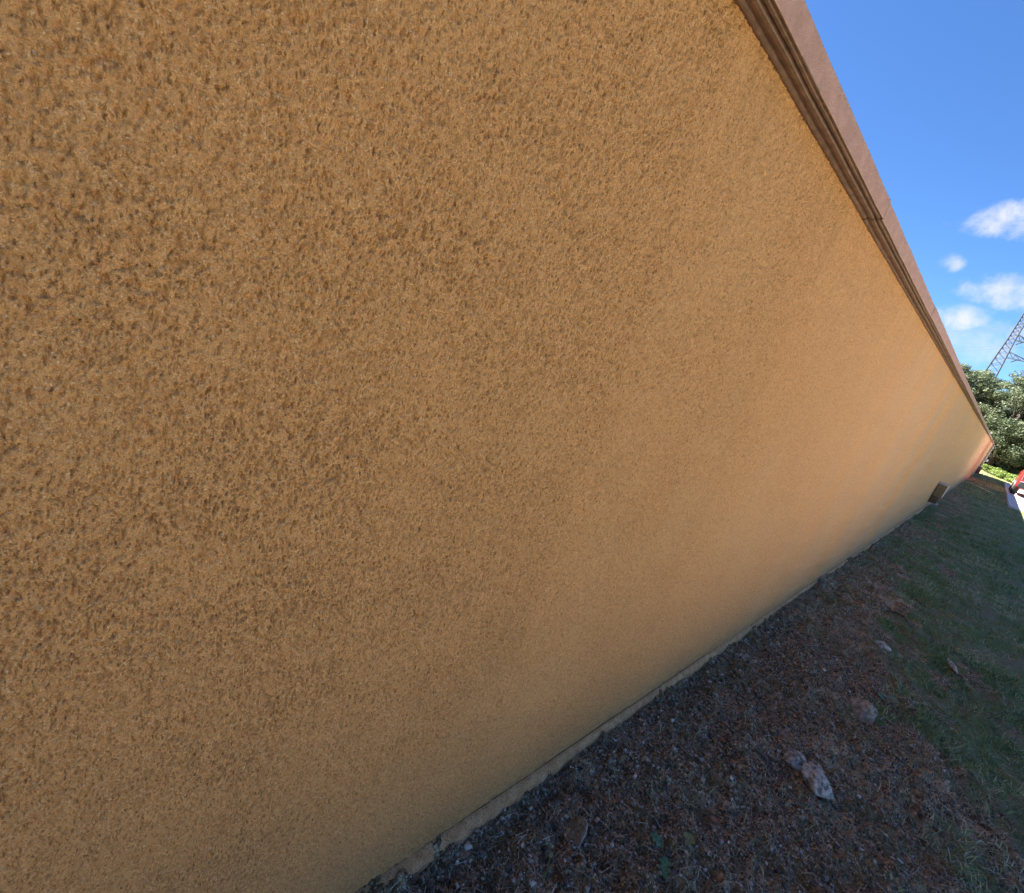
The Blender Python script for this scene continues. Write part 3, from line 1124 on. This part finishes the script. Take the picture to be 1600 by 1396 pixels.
b.tube([(-0.78, -2.0, 0.60), (-0.80, -2.01, 0.80), (-0.72, -1.99, 0.98), (-0.4, -1.985, 1.02), (0.4, -1.985, 1.02), (0.72, -1.99, 0.98), (0.80, -2.01, 0.80), (0.78, -2.0, 0.60)], 0.014, 6)
b.build('tailgate_trim', ALLOY, car)

# thin pale line across the lawn
b = MB()
cp = []
for i in range(30):
    t = i / 29
    x, y = 0.13 + 0.9 * t, 28.2 - 1.8 * t + 0.15 * math.sin(t * 5)
    cp.append((x, y, gz1(x, y) + 0.03))
b.tube(cp, 0.022, 6)
tag(b.build('lawn_line', PALE_LINE, None, True), 'thin pale line lying across the far lawn', 'strip')

# ------------------------------------------------------------------ ground cover near the camera
def strips(n, x, y, length, width, lift, rng, droop, name, mat, pick, up):
    """thin curved blades: three cross-lines of two points and a tip"""
    z = gz(x, y)
    az = rng.uniform(0, 2 * math.pi, n)
    el = up
    L = length
    d = np.stack([np.cos(az) * np.cos(el), np.sin(az) * np.cos(el), np.sin(el)], 1)
    side = np.stack([-np.sin(az), np.cos(az), rng.normal(0, 0.35, n)], 1)
    base = np.stack([x, y, z + lift], 1)
    bend = rng.normal(0, 0.28, (n, 1)) * side
    p1 = base + d * L[:, None] * 0.5 + bend * L[:, None] * 0.35
    p2 = base + d * L[:, None] + bend * L[:, None] * 0.9
    p2[:, 2] -= L * droop
    w = (width * 0.5)[:, None] * side
    V = np.stack([base - w, base + w, p1 - w * 0.8, p1 + w * 0.8, p2 - w * 0.15, p2 + w * 0.15], 1).reshape(-1, 3)
    i = np.arange(n)[:, None] * 6
    Q = np.concatenate([i + np.array([[0, 1, 3, 2]]), i + np.array([[2, 3, 5, 4]])])
    me = np_mesh(name, V, Q)
    attr(me, 'pick', np.repeat(np.clip(pick, 0, 1), 6))
    return link(name, me, mat)


def sample(n, x0, x1, y0, y1, rng, want, power=1.0):
    x = rng.uniform(x0, x1, n)
    y = y0 + (y1 - y0) * rng.uniform(0, 1, n) ** power
    keep = rng.uniform(0, 1, n) < want(x, y)
    return x[keep], y[keep]


rg = np.random.default_rng(21)
gx, gy = [], []
for n, x0, x1, y0, y1 in ((52000, 0.1, 1.75, 1.3, 5.0), (42000, 0.03, 1.95, 5.0, 12.0), (26000, 0.03, 2.2, 12.0, 30.0), (9000, 0.03, 1.4, 30.0, 46.0)):
    x, y = sample(n, x0, x1, y0, y1, rg, lambda x, y: np.clip(grassy(x, y) * 2.2 * sstep(0.42, 0.66, fbm(x * 7, y * 6, 14, 4, 0.6)) + 0.04, 0, 1))
    keep = ~((x > 1.40) & (y > 21.9))
    gx.append(x[keep]); gy.append(y[keep])
gx, gy = np.concatenate(gx), np.concatenate(gy)
n = len(gx)
far = np.interp(gy, [1, 5, 12, 30, 46], [1.0, 1.15, 1.8, 3.0, 4.0])
dryness = sstep(0.45, 0.68, fbm(gx * 2.0, gy * 2.0, 77, 3))
pick = 0.33 + 0.40 * dryness + rg.normal(0, 0.25, n)
up = np.clip(rg.normal(0.75, 0.35, n), 0.05, 1.45)
o = strips(n, gx, gy, rg.uniform(0.020, 0.065, n) * np.interp(gy, [1, 5, 46], [1, 1.15, 1.7]), rg.uniform(0.0022, 0.0046, n) * far, -0.002, rg, 0.25, 'grass', BLADE, pick, up)
tag(o, 'short patchy green and dry grass over the lawn', 'grass', kind='stuff')

x, y = sample(46000, 0.03, 1.7, 0.45, 4.6, rg, lambda x, y: 0.75 - 0.45 * grassy(x, y), 1.25)
n = len(x)
o = strips(n, x, y, rg.uniform(0.012, 0.055, n), rg.uniform(0.0009, 0.0022, n), 0.004, rg, 0.05, 'dead_grass', STRAW,
           rg.beta(1.6, 2.2, n), np.clip(rg.normal(0.12, 0.16, n), -0.15, 0.9))
tag(o, 'dry brown grass fibres and litter over the bare soil', 'litter', kind='stuff')

# loose gravel: small angular stones, too many to pick apart
ico_v, ico_f = None, None
import bmesh
bm = bmesh.new()
bmesh.ops.create_cube(bm, size=1.4)
bmesh.ops.triangulate(bm, faces=bm.faces)
ico_v = np.array([v.co[:] for v in bm.verts])
ico_f = np.array([[v.index for v in f.verts] for f in bm.faces])
bm.free()
x, y = sample(46000, 0.03, 1.2, 0.45, 3.6, rg, lambda x, y: (1 - grassy(x, y)) * np.interp(x, [0.03, 0.3, 0.6, 1.2], [1.0, 0.75, 0.4, 0.15]), 1.3)
n = len(x)
s = np.clip(rg.lognormal(-5.85, 0.52, n), 0.0015, 0.0105)
sc3 = rg.uniform(0.6, 1.3, (n, 1, 3)) * np.array([1, 1, 0.7])
V = ico_v[None] * sc3 * (1 + rg.normal(0, 0.24, (n, len(ico_v), 1))) * s[:, None, None]
V = V + np.stack([x, y, gz(x, y) + s * 0.35], 1)[:, None, :]
F = ico_f[None] + (np.arange(n) * len(ico_v))[:, None, None]
me = np_mesh('gravel', V.reshape(-1, 3), F.reshape(-1, 3))
attr(me, 'pick', np.repeat(rg.beta(0.9, 1.5, n), len(ico_v)))
tag(link('gravel', me, GRAVEL), 'fine loose gravel and crumbs of soil along the wall', 'gravel', kind='stuff')


def rock_mesh(seed, size, sub=3, jag=0.35, flat=None):
    rng = np.random.default_rng(seed)
    bm = bmesh.new()
    bmesh.ops.create_icosphere(bm, subdivisions=sub, radius=1.0)
    # cut facets: clamp the sphere by random planes, then roughen
    planes = []
    for _ in range(11):
        v = rng.normal(size=3)
        v /= np.linalg.norm(v)
        planes.append((v, rng.uniform(1 - jag * 1.5, 0.96)))
    for v in bm.verts:
        p = np.array(v.co)
        for nrm, dd in planes:
            e = p @ nrm - dd
            if e > 0:
                p = p - nrm * e * 0.92
        u_, v_ = np.array([p[0] * 1.9 + p[2] * 1.3 + seed]), np.array([p[1] * 1.9 - p[2] * 1.1 + seed * 2.0])
        p = p * (1 + 0.55 * (float(fbm(u_, v_, seed, 4, 0.55)[0]) - 0.5)) + rng.normal(0, 0.010, 3)
        v.co = p * np.array(size)
    me = bpy.data.meshes.new('stone')
    bm.to_mesh(me)
    bm.free()
    return me


def put_rock(name, x, y, size, seed, mat, label, cat='stone', rot=(0, 0, 0), sink=0.42, group=None, sub=3, jag=0.35):
    me = rock_mesh(seed, size, sub, jag)
    o = link(name, me, mat, None, True)
    me.polygons.foreach_set('use_smooth', np.zeros(len(me.polygons), dtype=bool))
    o.location = (x, y, gz1(x, y) + size[2] * (1 - 2 * sink))
    o.rotation_euler = rot
    return tag(o, label, cat, group)


put_rock('stone', 0.530, 2.290, (0.052, 0.056, 0.052), 4, STONE_GREY, 'dark grey stone with a shadowed hollow beside it, left of the paler one', rot=(0, 0.1, -0.35), sub=4)
put_rock('stone', 0.636, 2.235, (0.076, 0.070, 0.058), 8, STONE_GREY, 'long jagged pale grey stone half buried in the soil', rot=(0.1, 0.05, -0.15), sub=4, jag=0.45)
put_rock('stone', 0.655, 3.085, (0.056, 0.080, 0.066), 15, STONE_PALE, 'pale rounded stone standing alone in the mossy soil', rot=(0, 0.2, 0.6), sub=4)
put_rock('stone', 0.870, 2.600, (0.014, 0.012, 0.007), 31, STONE_PALE, 'small square whitish stone chip lying on the moss', rot=(0, 0, 0.4), sub=2)
put_rock('stone', 0.590, 4.120, (0.045, 0.055, 0.018), 22, STONE_GREY, 'flat grey stone sunk in the soil beyond the pale rounded one', rot=(0, 0, 0.5))
put_rock('stone', 0.960, 4.560, (0.030, 0.120, 0.020), 27, STONE_GREY, 'long narrow grey stone at the edge of the grass', rot=(0, 0, 0.2))
put_rock('stone', 0.180, 1.235, (0.014, 0.020, 0.010), 33, STONE_PINK, 'pinkish angular stone beside the slate shard near the wall', rot=(0, 0, 0.2), sub=2)
put_rock('stone', 0.255, 1.395, (0.016, 0.013, 0.010), 35, STONE_PALE, 'pale pitted pebble on the dark soil right of the slate shard', rot=(0, 0, 0.9), sub=2)
put_rock('stone', 0.770, 1.870, (0.016, 0.013, 0.010), 37, STONE_PALE, 'whitish pebble at the bottom edge right of the bare patch', rot=(0, 0, 0.9), sub=2)
put_rock('stone', 0.545, 1.915, (0.022, 0.018, 0.012), 39, STONE_PINK, 'buff lump of soil-stained stone below the long grey stone', rot=(0, 0, 0.3), sub=2)
put_rock('stone', 0.060, 0.800, (0.026, 0.030, 0.018), 41, STONE_PINK, 'brownish stone against the footing at the bottom of the wall', rot=(0, 0, 0.3))

pebs = [rock_mesh(100 + i, (0.011, 0.009, 0.006), 2) for i in range(5)]
pr = random.Random(44)
for i in range(46):
    me = pebs[i % 5]
    if not me.materials:
        me.materials.append((STONE_PINK, STONE_PALE, STONE_GREY, STONE_PINK, STONE_PALE)[i % 5])
    o = bpy.data.objects.new('pebble', me)
    C.objects.link(o)
    px, py_ = pr.uniform(0.06, 0.75), 0.62 + 2.2 * pr.random() ** 1.4
    s_ = pr.uniform(0.55, 1.15)
    o.location = (px, py_, gz1(px, py_) + 0.003)
    o.scale = (s_, s_, s_)
    o.rotation_euler = (pr.uniform(-.4, .4), pr.uniform(-.4, .4), pr.uniform(0, 6.28))
    tag(o, 'small loose pebble on the bare soil beside the wall', 'pebble', 'loose pebbles on the soil')

# upright shard of slate by the wall
sh = empty('slate_shard', (0.205, 1.13, gz1(0.205, 1.13)))
tag(sh, 'thin shard of slate standing upright in the soil near the wall', 'slate')
outl = [(-0.034, -0.01), (0.030, -0.012), (0.036, 0.012), (0.012, 0.040), (-0.008, 0.052), (-0.030, 0.046)]
b = MB()
for t_ in (-0.004, 0.004):
    b.v += [(x_, t_ + 0.0015 * math.sin(x_ * 90), z_) for x_, z_ in outl]
m_ = len(outl)
b.f = [tuple(reversed(range(m_))), tuple(range(m_, 2 * m_))] + [(i, (i + 1) % m_, m_ + (i + 1) % m_, m_ + i) for i in range(m_)]
b.build('slab', SLATE, sh, bevel=0.0012)
b = MB()
b.tube([(-0.030, -0.001, 0.0465), (-0.008, 0.0, 0.0525), (0.012, 0.001, 0.0405), (0.036, 0.0, 0.0125)], 0.0027, 6)
b.build('chipped_edge', SLATE_EDGE, sh)
sh.rotation_euler = (-0.75, 0.0, -0.62)


def twig(name, pts, r, label, cat='twig', mat=ROOT):
    b = MB()
    q = []
    for (x_, y_, dz) in pts:
        q.append((x_, y_, gz1(x_, y_) + dz))
    n_ = len(q)
    b.tube(q, [r * (1 - 0.6 * i / (n_ - 1)) for i in range(n_)], 6)
    return tag(b.build(name, mat, None, True), label, cat)


twig('twig', [(0.235, 1.135, .006), (0.26, 1.15, .009), (0.29, 1.15, .006), (0.32, 1.14, .003)], 0.004, 'short brown twig curling from the foot of the slate shard')
twig('twig', [(0.205, 1.50, .004), (0.235, 1.53, .016), (0.27, 1.555, .018), (0.31, 1.565, .005)], 0.0025, 'arched pale twig over the dark soil above the slate shard')
twig('twig', [(0.27, 1.555, .018), (0.265, 1.50, .012), (0.255, 1.45, .003)], 0.0018, 'thin side twig hanging from the arched pale twig')
twig('root', [(0.50, 4.95, .0), (0.55, 4.98, .03), (0.61, 4.93, .035), (0.67, 4.84, .01)], 0.014, 'gnarled root across a hollow at the nearer edge of the lawn', 'root')
twig('root', [(0.55, 5.85, .0), (0.62, 5.80, .035), (0.70, 5.72, .01)], 0.014, 'short dark root across the farther hollow in the lawn', 'root')
twig('twig', [(0.48, 2.17, .004), (0.45, 2.15, .02), (0.41, 2.13, .004)], 0.006, 'reddish root stub left of the dark grey stone', 'root')

# leaves lying on the soil
def leaf_mesh(seed, L, lobed):
    rr = random.Random(seed)
    b = MB()
    n_ = 13
    left, right, mid = [], [], []
    for i in range(n_):
        t = i / (n_ - 1)
        w = L * 0.36 * math.sin(math.pi * t ** 0.8) ** 0.8
        if lobed:
            w *= 0.72 + 0.38 * math.cos(t * math.pi * 7)
        z_ = 0.10 * L * math.sin(t * 2.6 + seed)
        mid.append((L * (t - 0.5), 0, z_))
        left.append((L * (t - 0.5) + 0.08 * L * (1 - t), w, z_ + 0.18 * w + rr.uniform(-.02, .02) * L))
        right.append((L * (t - 0.5) + 0.08 * L * (1 - t), -w, z_ + 0.30 * w + rr.uniform(-.02, .02) * L))
    b.v = left + mid + right
    for i in range(n_ - 1):
        b.f.append((i, i + 1, n_ + i + 1, n_ + i))
        b.f.append((n_ + i, n_ + i + 1, 2 * n_ + i + 1, 2 * n_ + i))
    b2_ = len(b.v)
    b.tube([(-L * 0.5, 0, 0.10 * L * math.sin(seed)), (-L * 0.75, 0.03 * L, 0.0)], L * 0.012, 5)
    me = bpy.data.meshes.new('leaf')
    me.from_pydata(b.v, [], b.f)
    return me


for lx, ly, L, lob, mat, rz, label in (
        (0.372, 1.350, 0.058, True, GREENLEAF, 0.3, 'dark green lobed leaf on the soil, left of the lime one'),
        (0.430, 1.315, 0.066, True, GREENLEAF, -1.0, 'dark green lobed leaf on the soil, nearest the bottom edge'),
        (0.432, 1.465, 0.056, False, LIMELEAF, -1.3, 'yellow-green leaf on the soil right of the green ones'),
        (0.400, 1.420, 0.030, False, STONE_PALE, 1.2, 'pale curled dry leaf between the green leaves'),
        (0.312, 2.050, 0.034, False, DEADLEAF, 0.6, 'small orange dead leaf on the soil nearer the wall'),
        (0.450, 1.660, 0.030, False, DEADLEAF, 0.7, 'small orange dead leaf left of the bare patch'),
        (0.700, 3.350, 0.070, True, GREENLEAF, 0.2, 'bright green weed leaf beyond the pale rounded stone'),
        (0.740, 3.400, 0.060, True, GREENLEAF, -0.4, 'smaller bright green weed leaf beside its larger neighbour'),
        (0.990, 4.090, 0.070, True, LIMELEAF, 0.8, 'lime green weed leaf at the edge of the grass')):
    o = link('fallen_leaf', leaf_mesh(int(lx * 1000), L, lob), mat, None, True)
    o.location = (lx, ly, gz1(lx, ly) + 0.012)
    o.rotation_euler = (0.15, 0.1, rz)
    tag(o, label, 'leaf')

# a green sprig near the bottom of the frame
sp = empty('weed_sprig', (0.235, 0.955, gz1(0.235, 0.955)))
tag(sp, 'thin green weed sprig on the gravel at the bottom edge', 'weed')
b = MB()
b.tube([(0.01, -0.02, 0), (0.0, 0.01, 0.02), (-0.02, 0.04, 0.03), (-0.04, 0.06, 0.028)], 0.002, 5)
b.build('stem', LIMELEAF, sp)
for i, (lx, ly, lz, rz) in enumerate(((-0.02, 0.04, 0.032, 2.0), (-0.04, 0.06, 0.03, 2.6), (0.0, 0.02, 0.024, 0.6), (0.008, -0.01, 0.012, 3.6))):
    o = link('leaf', leaf_mesh(300 + i, 0.015, False), LIMELEAF, sp, True)
    o.location = (lx, ly, lz)
    o.rotation_euler = (0.3, -0.3, rz)

sc.render.engine = 'CYCLES'
sc.cycles.use_denoising = True
sc.cycles.denoiser = 'OPENIMAGEDENOISE'
sc.cycles.denoising_input_passes = 'RGB_ALBEDO_NORMAL'
sc.cycles.denoising_prefilter = 'NONE'
sc.cycles.max_bounces = 4
sc.cycles.diffuse_bounces = 3
sc.cycles.glossy_bounces = 2
sc.cycles.use_adaptive_sampling = False
